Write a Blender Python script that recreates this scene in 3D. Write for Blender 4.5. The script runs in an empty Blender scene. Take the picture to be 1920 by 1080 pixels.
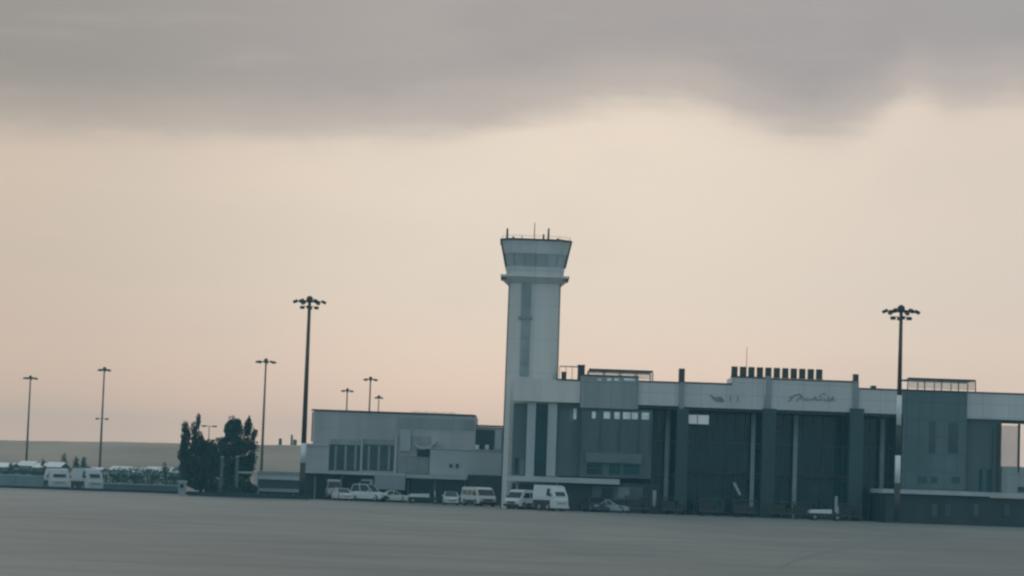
import bpy, bmesh, math, random
from mathutils import Vector, Matrix
R = math.radians
random.seed(11)
scene = bpy.context.scene
COL = scene.collection

# ------------------------------------------------------------------ camera
F = 4600.0                      # focal length in pixels of the 1920 px wide photograph
H = 2.4
PITCH = math.atan(365.0 / F); ROLL = R(2.0)
cam = bpy.data.cameras.new("camera")
cam.sensor_width = 36.0; cam.lens = F * 36.0 / 1920.0
cam.clip_start = 0.5; cam.clip_end = 20000
co = bpy.data.objects.new("camera", cam); COL.objects.link(co)
CM = Matrix.Rotation(R(90) + PITCH, 3, 'X') @ Matrix.Rotation(ROLL, 3, 'Z')
co.matrix_world = Matrix.Translation((0, 0, H)) @ CM.to_4x4()
scene.camera = co

# ------------------------------------------------------------------ world
SUN_EL, SUN_AZ = 14.0, -16.0     # low, behind thin cloud, ahead and a little left
w = bpy.data.worlds.new("World"); scene.world = w; w.use_nodes = True
nt = w.node_tree; nt.nodes.clear()
def N(t, **k):
    n = nt.nodes.new(t)
    for a, b in k.items(): setattr(n, a, b)
    return n
def L(a, b): nt.links.new(a, b)
def M_(op, a, b=None, c=None):
    n = N('ShaderNodeMath', operation=op)
    for i, v in enumerate((a, b, c)):
        if v is None: continue
        if isinstance(v, (int, float)): n.inputs[i].default_value = v
        else: L(v, n.inputs[i])
    return n.outputs[0]
def MIX(f, a, b):
    n = N('ShaderNodeMix', data_type='RGBA')
    for s, v in ((n.inputs[0], f), (n.inputs[6], a), (n.inputs[7], b)):
        if isinstance(v, (int, float)): s.default_value = v
        elif isinstance(v, tuple): s.default_value = (*v, 1)
        else: L(v, s)
    return n.outputs[2]
def SS(v, lo, hi):
    n = N('ShaderNodeMapRange', interpolation_type='SMOOTHSTEP')
    L(v, n.inputs[0]); n.inputs[1].default_value = lo; n.inputs[2].default_value = hi
    return n.outputs[0]
def lin(r, g, b):
    f = lambda c: (c / 255) / 12.92 if c / 255 < 0.04045 else ((c / 255 + 0.055) / 1.055) ** 2.4
    return (f(r), f(g), f(b))
SKYK = 10.0     # cloud radiances are written as display values, the Background strength is 0.1
def sk(r, g, b, k=1.0): return tuple(c * SKYK * k for c in lin(r, g, b))
tc = N('ShaderNodeTexCoord')
sep = N('ShaderNodeSeparateXYZ'); L(tc.outputs['Generated'], sep.inputs[0])
az = M_('ARCTAN2', sep.outputs[0], sep.outputs[1])
el = M_('ARCSINE', sep.outputs[2])
# underside of the cloud deck: elevation of its edge for each bearing
edge = N('ShaderNodeFloatCurve')
pts = [(-960, .132), (-560, .134), (-110, .141), (170, .154), (330, .156), (440, .147), (550, .1425), (640, .147), (700, .155), (745, .161), (800, .157), (940, .159)]
cv = edge.mapping.curves[0]
A0, A1 = -.6, .6
P_ = [(0, .14 / .3)] + [((x / F - A0) / (A1 - A0), y / .3) for x, y in pts] + [(.75, .13 / .3), (1, .16 / .3)]
while len(cv.points) < len(P_): cv.points.new(.5, .5)
for p, q in zip(cv.points, P_): p.location = q
edge.mapping.update()
mr = N('ShaderNodeMapRange'); L(az, mr.inputs[0]); mr.inputs[1].default_value = A0; mr.inputs[2].default_value = A1
L(mr.outputs[0], edge.inputs[1])
edgev = M_('MULTIPLY', edge.outputs[0], .3)
comb = N('ShaderNodeCombineXYZ'); L(az, comb.inputs[0]); L(M_('MULTIPLY', el, 2.2), comb.inputs[1])
comb2 = N('ShaderNodeCombineXYZ'); L(az, comb2.inputs[0]); L(M_('MULTIPLY', el, 7.0), comb2.inputs[1])
def noise(scale, detail=4, rough=.55, off=0, cb=None):
    n = N('ShaderNodeTexNoise'); n.inputs['Scale'].default_value = scale; n.inputs['Detail'].default_value = detail
    n.inputs['Roughness'].default_value = rough
    mp = N('ShaderNodeMapping'); mp.inputs['Location'].default_value = (off, off * .7, off * .3)
    L((cb or comb).outputs[0], mp.inputs[0]); L(mp.outputs[0], n.inputs['Vector'])
    return n.outputs[0]
n1, n2, n3 = noise(9, 4, .5, 3.1), noise(13, 6, .6, 7.7, comb2), noise(5, 3, .5, 1.3)
n4 = noise(30, 6, .6, 2.2)
wob = M_('ADD', M_('MULTIPLY', M_('SUBTRACT', n2, .5), .012), M_('MULTIPLY', M_('SUBTRACT', n4, .5), .010))
dd = M_('ADD', M_('SUBTRACT', el, edgev), wob)
deck = M_('ADD', M_('MULTIPLY', SS(dd, -.006, .008), .55), M_('MULTIPLY', SS(dd, -.018, .03), .45))
# open, thinly veiled sky under the deck
def sv(rgb, k): return tuple(c * SKYK * q for c, q in zip(lin(*rgb), k))
KL, KH = (1.50, 1.19, 1.06), (1.09, 1.05, 1.04)
A_ = SS(az, -.23, .0); B_ = SS(az, .05, .22)
lowR = MIX(B_, MIX(A_, sv((203,184,168), KL), sv((224,206,189), KL)), sv((219,205,190), KL))
hiR = MIX(B_, MIX(A_, sv((196,182,169), KH), sv((229,216,200), KH)), sv((220,208,194), KH))
low = MIX(SS(el, .0, .09), lowR, hiR)
low = MIX(M_('MULTIPLY', SS(n1, .42, .7), .16), low, sk(198, 190, 182))
low = MIX(M_('MULTIPLY', SS(n2, .5, .75), .08), low, sk(232, 208, 190))
# deck itself, soft billows, paler along its ragged rim
dk = MIX(SS(az, -.24, -.02), sk(132, 131, 132), sk(167, 160, 159))
dk = MIX(SS(az, .02, .20), dk, sk(168, 162, 162))
dk = MIX(M_('MULTIPLY', SS(n3, .5, .75), .4), dk, sk(186, 177, 169))
dk = MIX(M_('MULTIPLY', SS(n1, .45, .75), .3), dk, sk(152, 149, 150))
dk = MIX(M_('MULTIPLY', SS(n2, .48, .78), .22), dk, sk(190, 180, 173))
dk = MIX(M_('MULTIPLY', SS(n4, .5, .8), .2), dk, sk(150, 146, 150))
dk = MIX(M_('MULTIPLY', M_('SUBTRACT', 1.0, SS(dd, .0, .03)), .45), dk, sk(192, 180, 172))
front = MIX(deck, low, dk)
# higher up and behind the viewer the overcast is an even dusky blue-green grey
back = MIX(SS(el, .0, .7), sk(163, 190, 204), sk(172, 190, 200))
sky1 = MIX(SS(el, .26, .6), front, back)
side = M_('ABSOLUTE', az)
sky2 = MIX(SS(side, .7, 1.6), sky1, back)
nish = N('ShaderNodeTexSky', sky_type='NISHITA'); nish.sun_disc = False
nish.sun_elevation = R(SUN_EL); nish.sun_rotation = R(SUN_AZ); nish.dust_density = 4
sky3 = MIX(.012, sky2, nish.outputs[0])
bg = N('ShaderNodeBackground'); bg.inputs[1].default_value = 0.1
out = N('ShaderNodeOutputWorld'); L(sky3, bg.inputs[0]); L(bg.outputs[0], out.inputs[0])

sd = bpy.data.lights.new("sun", 'SUN'); sd.energy = 0.5; sd.angle = R(14); sd.color = (1, .86, .72)
so = bpy.data.objects.new("sun", sd); COL.objects.link(so)
sdir = Vector((math.sin(R(SUN_AZ)) * math.cos(R(SUN_EL)), math.cos(R(SUN_AZ)) * math.cos(R(SUN_EL)), math.sin(R(SUN_EL))))
so.rotation_euler = sdir.to_track_quat('Z', 'Y').to_euler()
so.location = (0, 0, 60)

vs = scene.view_settings
vs.view_transform = 'Standard'; vs.look = 'None'; vs.exposure = 0; vs.gamma = 1
scene.render.engine = 'CYCLES'
scene.cycles.volume_bounces = 0
scene.cycles.filter_width = 2.4      # the photograph is soft

# ------------------------------------------------------------------ measuring helpers
def at(px, py, D):
    """world point at distance D behind a pixel of the 1920x1080 photograph"""
    d = CM @ Vector(((px - 960) / F, -(py - 540) / F, -1))
    t = D / d.y
    return Vector((d.x * t, D, H + d.z * t))
def rect(x0, x1, y0, y1, D):
    xm, ym = (x0 + x1) / 2, (y0 + y1) / 2
    return at(x0, ym, D).x, at(x1, ym, D).x, at(xm, y1, D).z, at(xm, y0, D).z   # X0 X1 Z0 Z1
def gx(px, D):
    """X of a thing standing on the ground at distance D seen at column px"""
    y = 905 + (px - 960) * math.tan(ROLL) + H * F / D
    return at(px, y, D).x

# ------------------------------------------------------------------ materials
MATS = {}
def mat(name, rgb, rough=.7, var=.12, scale=.6, metal=0, spec=.5, bump=0, emit=0, streak=False, alpha=1, panels=None):
    if name in MATS: return MATS[name]
    m = bpy.data.materials.new(name); m.use_nodes = True
    t = m.node_tree; b = t.nodes['Principled BSDF']
    b.inputs['Roughness'].default_value = rough; b.inputs['Metallic'].default_value = metal
    b.inputs['Specular IOR Level'].default_value = spec
    tcn = t.nodes.new('ShaderNodeTexCoord'); mp = t.nodes.new('ShaderNodeMapping')
    if streak: mp.inputs['Scale'].default_value = (1, 1, .12)
    nz = t.nodes.new('ShaderNodeTexNoise'); nz.inputs['Scale'].default_value = scale; nz.inputs['Detail'].default_value = 6
    t.links.new(tcn.outputs['Object'], mp.inputs[0]); t.links.new(mp.outputs[0], nz.inputs['Vector'])
    cr = t.nodes.new('ShaderNodeValToRGB')
    cr.color_ramp.elements[0].position = .3; cr.color_ramp.elements[1].position = .72
    cr.color_ramp.elements[0].color = (*[c * (1 - var) for c in rgb], 1)
    cr.color_ramp.elements[1].color = (*[min(1, c * (1 + var)) for c in rgb], 1)
    t.links.new(nz.outputs[0], cr.inputs[0]); t.links.new(cr.outputs[0], b.inputs['Base Color'])
    if panels:
        sx = t.nodes.new('ShaderNodeSeparateXYZ'); cxn = t.nodes.new('ShaderNodeCombineXYZ'); br = t.nodes.new('ShaderNodeTexBrick'); br.offset = 0
        t.links.new(tcn.outputs['Object'], sx.inputs[0]); t.links.new(sx.outputs[0], cxn.inputs[0]); t.links.new(sx.outputs[2], cxn.inputs[1]); t.links.new(cxn.outputs[0], br.inputs['Vector'])
        br.inputs['Scale'].default_value = 1; br.inputs['Brick Width'].default_value = panels[0]; br.inputs['Row Height'].default_value = panels[1]
        br.inputs['Mortar Size'].default_value = panels[2]; br.inputs['Color1'].default_value = (1,1,1,1); k_ = panels[3]; br.inputs['Color2'].default_value = (k_,k_,k_,1)
        k_ = panels[4]; br.inputs['Mortar'].default_value = (k_,k_,k_,1)
        mm = t.nodes.new('ShaderNodeMix'); mm.data_type = 'RGBA'; mm.blend_type = 'MULTIPLY'; mm.inputs[0].default_value = 1
        t.links.new(cr.outputs[0], mm.inputs[6]); t.links.new(br.outputs['Color'], mm.inputs[7]); t.links.new(mm.outputs[2], b.inputs['Base Color'])
    if bump:
        bn = t.nodes.new('ShaderNodeBump'); bn.inputs['Strength'].default_value = bump; bn.inputs['Distance'].default_value = .02
        n2_ = t.nodes.new('ShaderNodeTexNoise'); n2_.inputs['Scale'].default_value = scale * 8
        t.links.new(tcn.outputs['Object'], n2_.inputs['Vector']); t.links.new(n2_.outputs[0], bn.inputs['Height'])
        t.links.new(bn.outputs[0], b.inputs['Normal'])
    if emit:
        t.links.new(cr.outputs[0], b.inputs['Emission Color']); b.inputs['Emission Strength'].default_value = emit
    if alpha < 1: b.inputs['Alpha'].default_value = alpha
    MATS[name] = m
    return m
WALL = mat('painted_render', (.62, .61, .59), .8, .10, .5, streak=True, panels=(2.4, 1.25, .03, .95, .72))
TOWERM = mat('tower_render', (.68, .65, .60), .8, .12, .5, streak=True, panels=(9, 3.2, .03, .97, .8))
GREYW = mat('grey_cladding', (.29, .32, .31), .7, .16, .5, streak=True, panels=(1.2, 2.4, .03, .93, .7))
MIDW = mat('mid_grey_render', (.42, .42, .41), .8, .14, .4, streak=True, panels=(3.0, 1.5, .025, .96, .78))
PALEW = mat('pale_render', (.42, .45, .45), .8, .1, .4, streak=True)
DARKW = mat('dark_cladding', (.03, .042, .048), .6, .25, .5, streak=True)
TEALW = mat('teal_cladding', (.085, .125, .13), .6, .18, .3, streak=True)
COPE = mat('coping_metal', (.05, .042, .036), .5, .15, 1)
GLASS = mat('dark_glass', (.004, .050, .062), .10, .5, .3, spec=.35, panels=(1.3, 2.1, .04, .6, .35))
GLASS2 = mat('grey_glass', (.17, .21, .22), .2, .3, .5, spec=.6)
FRAME = mat('frame_metal', (.06, .08, .085), .5, .15, 1)
POST = mat('post_paint', (.34, .40, .41), .6, .12, .8)
DARKM = mat('dark_metal', (.03, .028, .026), .55, .2, 2)
GALV = mat('galvanised_steel', (.12, .11, .10), .5, .2, 1)
MWHITE = mat('mast_white', (.80, .80, .78), .6, .1, 1)
MDARK = mat('mast_dark_paint', (.045, .045, .043), .6, .2, 1)
MBROWN = mat('mast_fringe_brown', (.085, .055, .04), .6, .2, 1)  # warm fringe around the upper poles put into their brown colour
SLAB = mat('concrete_slab', (.46, .49, .49), .8, .12, .5)
GLOWP = mat('glow_pane', (.55, .63, .64), .3, .25, 1.5, emit=.13)  # pale panes, emission added so they stand brighter than the white walls
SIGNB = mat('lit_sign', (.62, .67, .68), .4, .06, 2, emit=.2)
LETTER = mat('sign_letter', (.31, .32, .32), .6, .1, 2)
PAINTW = mat('white_paint', (.62, .64, .63), .28, .05, 1, spec=.5)
PAINTG = mat('grey_paint', (.30, .33, .36), .35, .06, 1)
PAINTM = mat('dull_white_paint', (.50, .52, .52), .4, .08, 1)
PAINTD = mat('dark_paint', (.05, .06, .07), .3, .1, 1)
CARGLASS = mat('car_glass', (.010, .014, .018), .08, .1, 1)
TYRE = mat('tyre_rubber', (.02, .02, .02), .9, .2, 3)
RIM = mat('rim_metal', (.3, .31, .32), .35, .1, 2, metal=.6)
LAMP = mat('lamp_lens', (.6, .6, .56), .15, .05, 2)
REDL = mat('tail_lens', (.25, .02, .02), .2, .05, 2)
BARK = mat('bark', (.07, .055, .045), .9, .3, 3, bump=.5)
SHEDW = mat('shed_wall', (.34, .36, .36), .8, .15, .4)
SHEDR = mat('shed_roof', (.55, .58, .57), .6, .15, .4)
CANV = mat('canopy_sheet', (.66, .62, .58), .5, .08, .6)

def leafmat(name, a, b):
    m = bpy.data.materials.new(name); m.use_nodes = True
    t = m.node_tree; p = t.nodes['Principled BSDF']; p.inputs['Roughness'].default_value = .6
    p.inputs['Specular IOR Level'].default_value = .25
    tcn = t.nodes.new('ShaderNodeTexCoord'); nz = t.nodes.new('ShaderNodeTexNoise')
    nz.inputs['Scale'].default_value = 1.1; nz.inputs['Detail'].default_value = 5
    cr = t.nodes.new('ShaderNodeValToRGB'); cr.color_ramp.elements[0].position = .38; cr.color_ramp.elements[1].position = .66
    cr.color_ramp.elements[0].color = (*a, 1); cr.color_ramp.elements[1].color = (*b, 1)
    t.links.new(tcn.outputs['Object'], nz.inputs['Vector']); t.links.new(nz.outputs[0], cr.inputs[0])
    t.links.new(cr.outputs[0], p.inputs['Base Color'])
    return m
LEAF = leafmat('dark_foliage', (.024, .055, .047), (.055, .098, .078))
LEAF2 = leafmat('hedge_foliage', (.03, .06, .045), (.07, .11, .075))
DRYL = leafmat('scrub_foliage', (.10, .125, .105), (.17, .19, .15))

# ------------------------------------------------------------------ mesh helpers
class MB:
    def __init__(s): s.bm = bmesh.new()
    def box(s, x0, x1, y0, y1, z0, z1):
        v = [s.bm.verts.new(p) for p in ((x0,y0,z0),(x1,y0,z0),(x1,y1,z0),(x0,y1,z0),(x0,y0,z1),(x1,y0,z1),(x1,y1,z1),(x0,y1,z1))]
        for f in ((0,3,2,1),(4,5,6,7),(0,1,5,4),(1,2,6,5),(2,3,7,6),(3,0,4,7)): s.bm.faces.new([v[i] for i in f])
        return s
    def loft(s, rings, cap=True):
        vs_ = [[s.bm.verts.new(p) for p in r] for r in rings]
        n = len(rings[0])
        for a, b in zip(vs_, vs_[1:]):
            for i in range(n): s.bm.faces.new((a[i], a[(i+1) % n], b[(i+1) % n], b[i]))
        if cap:
            s.bm.faces.new(list(reversed(vs_[0]))); s.bm.faces.new(vs_[-1])
        return s
    def tube(s, p, q, r0, r1=None, n=10):
        p, q = Vector(p), Vector(q); r1 = r0 if r1 is None else r1
        d = (q - p).normalized(); a = d.orthogonal().normalized(); b = d.cross(a)
        return s.loft([[c + (a * math.cos(2*math.pi*i/n) + b * math.sin(2*math.pi*i/n)) * r for i in range(n)] for c, r in ((p, r0), (q, r1))])
    def lathe(s, c, prof, n=16):
        return s.loft([[(c[0] + r*math.cos(2*math.pi*i/n), c[1] + r*math.sin(2*math.pi*i/n), c[2] + z) for i in range(n)] for r, z in prof])
    def quad(s, *p):
        s.bm.faces.new([s.bm.verts.new(q) for q in p]); return s
    def build(s, name, m, parent=None, smooth=False, bevel=0):
        if bevel:
            bmesh.ops.bevel(s.bm, geom=[e for e in s.bm.edges if e.is_manifold and e.calc_face_angle(0) > .4], offset=bevel, segments=2, affect='EDGES', clamp_overlap=True)
        bmesh.ops.recalc_face_normals(s.bm, faces=s.bm.faces)
        me = bpy.data.meshes.new(name); s.bm.to_mesh(me); s.bm.free()
        if smooth: me.polygons.foreach_set('use_smooth', [True] * len(me.polygons))
        me.materials.append(m)
        o = bpy.data.objects.new(name, me); COL.objects.link(o)
        if parent: o.parent = parent
        return o
def tag(o, label=None, cat=None, group=None, kind=None):
    if label: o['label'] = label
    if cat: o['category'] = cat
    if group: o['group'] = group
    if kind: o['kind'] = kind
    return o
def thing(name, label, cat, loc=(0,0,0), rz=0, group=None):
    o = bpy.data.objects.new(name, None); o.empty_display_size = .5; COL.objects.link(o)
    o.location = loc; o.rotation_euler = (0, 0, rz)
    return tag(o, label, cat, group)
def copy_tree(o, parent=None):
    kids = list(o.children)
    c = o.copy(); COL.objects.link(c); c.parent = parent
    for k in kids: copy_tree(k, c)
    return c
class Part:
    """parts of a thing whose origin is (ox,oy,0), geometry given in world coordinates"""
    def __init__(s, root): s.root = root; s.o = Vector(root.location)
    def box(s, name, m, x0, x1, y0, y1, z0, z1, parent=None):
        o = s.o; b = MB().box(x0-o.x, x1-o.x, y0-o.y, y1-o.y, z0-o.z, z1-o.z)
        return b.build(name, m, parent or s.root)
    def px(s, name, m, x0, x1, y0, y1, D, depth, parent=None):
        X0, X1, Z0, Z1 = rect(x0, x1, y0, y1, D)
        return s.box(name, m, X0, X1, D, D + depth, max(Z0, 0), Z1, parent)

# ------------------------------------------------------------------ ground
def ground_mat(name, c0, c1, joints=True):
    m = bpy.data.materials.new(name); m.use_nodes = True
    t = m.node_tree; b = t.nodes['Principled BSDF']; b.inputs['Roughness'].default_value = .85
    b.inputs['Specular IOR Level'].default_value = .3
    tcn = t.nodes.new('ShaderNodeTexCoord')
    def nz(s, d=6, sc=(1,1,1)):
        mp = t.nodes.new('ShaderNodeMapping'); mp.inputs['Scale'].default_value = sc
        n = t.nodes.new('ShaderNodeTexNoise'); n.inputs['Scale'].default_value = s; n.inputs['Detail'].default_value = d
        t.links.new(tcn.outputs['Object'], mp.inputs[0]); t.links.new(mp.outputs[0], n.inputs['Vector']); return n.outputs[0]
    def ramp(v, p0, p1, a, c):
        r = t.nodes.new('ShaderNodeValToRGB'); r.color_ramp.elements[0].position = p0; r.color_ramp.elements[1].position = p1
        r.color_ramp.elements[0].color = (*a, 1); r.color_ramp.elements[1].color = (*c, 1); t.links.new(v, r.inputs[0]); return r.outputs[0]
    def mul(a, c, f=1.0):
        x = t.nodes.new('ShaderNodeMix'); x.data_type = 'RGBA'; x.blend_type = 'MULTIPLY'; x.inputs[0].default_value = f
        t.links.new(a, x.inputs[6]); t.links.new(c, x.inputs[7]); return x.outputs[2]
    c = ramp(nz(.035, 5, (1, .35, 1)), .35, .68, c0, c1)
    c = mul(c, ramp(nz(.22, 8, (.5, 1, 1)), .3, .6, (.84,.85,.86), (1.04,1.04,1.04)))
    c = mul(c, ramp(nz(3.5, 6), .3, .7, (.9,.9,.9), (1.06,1.06,1.06)))
    c = mul(c, ramp(nz(.09, 3), .60, .72, (1,1,1), (.80,.81,.82)), .8)      # oil and rubber stains
    if joints:
        c = mul(c, ramp(nz(.5, 4, (.12, 1.3, 1)), .52, .66, (1,1,1), (.86,.87,.88)), .8)   # tyre and drag marks
        c = mul(c, ramp(nz(.06, 2, (1.3, .5, 1)), .50, .53, (1,1,1), (.90,.91,.93)), .8)    # resurfaced patches
        br = t.nodes.new('ShaderNodeTexBrick'); br.offset = 0; br.inputs['Scale'].default_value = 1
        br.inputs['Brick Width'].default_value = 7.5; br.inputs['Row Height'].default_value = 7.5
        br.inputs['Mortar Size'].default_value = .05; br.inputs['Mortar Smooth'].default_value = .3
        br.inputs['Color1'].default_value = (1,1,1,1); br.inputs['Color2'].default_value = (.88,.88,.89,1); br.inputs['Mortar'].default_value = (.6,.6,.6,1)
        mp = t.nodes.new('ShaderNodeMapping'); mp.inputs['Rotation'].default_value = (0, 0, R(37))
        t.links.new(tcn.outputs['Object'], mp.inputs[0]); t.links.new(mp.outputs[0], br.inputs['Vector'])
        c = mul(c, br.outputs['Color'], .7)
    t.links.new(c, b.inputs['Base Color'])
    bn = t.nodes.new('ShaderNodeBump'); bn.inputs['Strength'].default_value = .3; bn.inputs['Distance'].default_value = .01
    t.links.new(nz(12, 6), bn.inputs['Height']); t.links.new(bn.outputs[0], b.inputs['Normal'])
    return m
def sheet(name, m, pts, z, kind='structure'):
    o = MB().quad(*[(x, y, z) for x, y in pts]).build(name, m); return tag(o, kind=kind)
sheet('ground', ground_mat('dry_soil', (.10, .11, .095), (.17, .17, .145), False), [(-880,-330),(880,-330),(880,1480),(-880,1480)], -.012)
sheet('apron', ground_mat('apron_concrete', (.196, .19, .17), (.242, .232, .208)), [(-260,-80),(260,-80),(260,233),(-260,268)], -.004)
sheet('service_road', ground_mat('asphalt', (.10, .115, .12), (.15, .16, .165), False), [(-200, 252),(-19, 233),(-19,262),(-200,262)], 0)
ln = mat('worn_line_paint', (.34, .335, .31), .8, .3, .5)
sheet('apron_line', ln, [(-2.0,82),(1.9,79.5),(1.9,79.62),(-2.0,82.12)], 0.0)
sheet('apron_line', ln, [(3.9,71.5),(6.0,71.2),(6.0,71.3),(3.9,71.6)], 0.0)
tar = mat('tar_seam', (.095, .10, .10), .6, .3, .6)
def gp(px, py):
    d = CM @ Vector(((px - 960) / F, -(py - 540) / F, -1)); t = -(H) / d.z
    return (d.x * t, d.y * t)
sm = MB()
for pl, wd in (([(1462,1068),(1480,1055),(1520,1042),(1560,1034),(1600,1024),(1650,1012),(1720,1004),(1800,1003)], .35), ([(1250,972),(1310,973),(1370,976)], 1.0), ([(1600,994),(1680,992),(1760,1000)], .8), ([(420,953),(520,954),(620,955)], .9)):
    for a, b in zip(pl, pl[1:]):
        (ax, ay), (bx, by) = gp(*a), gp(*b); sm.quad((ax,ay-wd,0),(bx,by-wd,0),(bx,by+wd,0),(ax,ay+wd,0))
tag(sm.build('tar_seam', tar), kind='structure')

# distant ridge
def ridge():
    b = MB(); xs = [-870 + i * 6 for i in range(291)]; ys = [575, 595, 615, 640, 665, 690, 720, 900, 1400]
    rng = random.Random(4)
    def top(x):
        px = x / 700 * F
        h = (47 + (px + 960) * .0205) * 700 / F + H
        h = min(h, 12); h = max(h, 8.5)
        return h + .12*math.sin(x*.03) + .08*math.sin(x*.11+1) + .05*math.sin(x*.37)
    prof = [0, .14, .33, .55, .78, .95, 1, 1.0, .9]
    V = [[b.bm.verts.new((x, y, top(x)*p + ((.35*math.sin(x*.07+k*2)+rng.uniform(-.25,.25)) if 0 < k < 5 else rng.uniform(-.06,.06)) - (.5 if k == 0 else 0))) for x in xs] for k, (y, p) in enumerate(zip(ys, prof))]
    for r0, r1 in zip(V, V[1:]):
        for i in range(len(xs)-1): b.bm.faces.new((r0[i], r0[i+1], r1[i+1], r1[i]))
    return b.build('hill', mat('hill_soil', (.33, .21, .135), .9, .28, .03), None, True)
tag(ridge(), kind='structure')

# ------------------------------------------------------------------ terminal
D0 = 230.0
T = thing('terminal_building', 'long low terminal with pale parapet band above dark glazed bays, right of the control tower', 'building', (30, D0, 0))
P = Part(T)
def fascia(x0, x1, y0l, y0r, y1l, y1r, m=WALL, D=D0-.6, depth=5.0, cope=True):
    """parapet band: horizontal in the world, measured at both ends"""
    xa, xb = at(x0, (y0l+y1l)/2, D).x, at(x1, (y0r+y1r)/2, D).x
    zt = (at(x0, y0l, D).z + at(x1, y0r, D).z) / 2; zb = (at(x0, y1l, D).z + at(x1, y1r, D).z) / 2
    f = P.box('parapet', m, xa, xb, D, D + depth, zb, zt)
    if cope:
        c = P.box('coping', COPE, xa - .03, xb + .03, D - .06, D + .35, zt, zt + .13, f)
    return f, xa, xb, zb, zt
# building volume behind (roof and side walls)
_, _, z0_, ROOFZ = rect(1200, 1680, 722, 770, D0)
X_A0, X_B0 = gx(960, D0), at(1089, 735, D0).x
X_end = at(1876, 850, D0).x
P.box('body', DARKW, at(1047, 800, D0+5).x + .2, X_end, D0 + 4.6, D0 + 30, 0, 11.3)
P.box('roof', mat('roof_membrane', (.2,.2,.19), .9, .2, .3), at(1047,800,D0+5).x + .2, X_end, D0 + 4.61, D0 + 30, 11.3, 11.5)
fA = fascia(962, 1088, 711, 713, 752, 754.5, m=TOWERM, depth=1.1, cope=False)
P.box('coping', COPE, at(1045, 712, D0-.6).x, fA[2], D0-.66, D0-.25, fA[4], fA[4]+.13)
fC = fascia(1197, 1274, 716, 718.5, 759, 761.5)
fD = fascia(1282, 1371, 718.5, 721, 763, 766)
fD2 = fascia(1371, 1434, 707.5, 709.5, 766, 768)
fE = fascia(1446, 1600, 711, 717.5, 768, 773)
fF = fascia(1610, 1692, 729, 733, 774, 777)
fH = fascia(1812, 2500, 737, 760, 785, 808, depth=1.0)

# section beside the tower: end wall, pale pilasters, dark panels, ledge
P.px('wall_panel', TEALW, 961, 987, 756, 893, D0+.15, .6)
P.px('pilaster', PALEW, 987, 1003, 756, 893, D0-.25, .9)
P.px('glass_wall', GLASS, 1003, 1026, 756, 893, D0+.35, .4)
P.px('pilaster', PALEW, 1026, 1043, 756, 893, D0-.25, .9)
P.px('wall_panel', TEALW, 1043, 1089, 756, 893, D0+.2, .5)
P.px('window', GLOWP, 1075, 1081, 766, 786, D0+.14, .05)
P.px('window', GLASS2, 1068, 1074, 768, 790, D0+.14, .05)
P.px('window', GLASS, 965, 972, 858, 888, D0+.1, .04)
P.px('window', GLASS2, 976, 982, 862, 890, D0+.1, .04)
P.px('glass_wall', GLASS, 959, 1062, 907, 957, D0+1.2, .3)
P.px('ledge', SLAB, 950, 1162, 895, 905, D0-1.6, 2.0)
for x in (966, 1000, 1040):
    P.px('column', POST, x, x+5, 906, 960, D0-.5, .3)
P.px('wall_panel', DARKW, 1062, 1236, 905, 963, D0-.6, 1.0)
P.px('wall_panel', TEALW, 1110, 1205, 912, 938, D0-.75, .12)
P.px('window', GLASS, 1128, 1150, 916, 934, D0-.80, .04)
P.px('window', GLASS2, 1158, 1180, 914, 934, D0-.80, .04)

# projecting block B
P.px('stair_block', GREYW, 1089, 1197, 706, 766, D0-1.0, 5.6)
P.px('coping', COPE, 1088, 1198, 703.5, 706, D0-1.05, .4)
P.px('glass_wall', TEALW, 1089, 1222, 767, 896, D0-.7, 5.2)
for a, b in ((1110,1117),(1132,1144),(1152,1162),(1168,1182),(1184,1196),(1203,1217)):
    P.px('window', GLOWP, a, b, 772.5 + (a-1150)*.02, 785.5 + (a-1150)*.02, D0-.76, .05)
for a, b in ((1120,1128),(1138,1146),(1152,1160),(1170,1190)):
    P.px('glow_mark', GLOWP, a, b, 709.5, 714, D0-1.06, .05)  # small bright marks on the block face, emission added
P.px('window_band', mat('band_cladding', (.13,.17,.175), .6, .15, .5), 1098, 1204, 850, 868, D0-.95, .22)
for a, b in ((1100,1129),(1142,1163),(1169,1198)):
    w_ = P.px('window', GLASS, a, b, 870, 889, D0-.74, .03)
    P.px('transom', FRAME, a, b, 877, 878.2, D0-.78, .03, w_)
for x in (1088, 1124, 1160, 1196, 1218):
    P.px('mullion', FRAME, x, x+2.2, 790, 848, D0-.78, .07)

# glazed bays between the big pillars
def bay(x0, x1, ya, yb, n, tr=(.36,.68), D=D0+4.0):
    X0, X1, Z0, Z1 = rect(x0, x1, ya, yb, D)
    g = P.box('glass_wall', GLASS, X0, X1, D, D+.2, 0, Z1 + .6)
    for i in range(n+1):
        x = X0 + (X1-X0)*i/n
        P.box('mullion', FRAME, x-.05, x+.05, D-.10, D-.005, 0, Z1+.6, g)
    for k in tr:
        P.box('transom', FRAME, X0, X1, D-.07, D-.004, Z1*k-.05, Z1*k+.05, g)
    return g
bay(1212, 1270, 762, 960, 4); bay(1286, 1432, 766, 968, 8); bay(1448, 1598, 772, 974, 8); bay(1612, 1700, 776, 978, 5)
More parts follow.
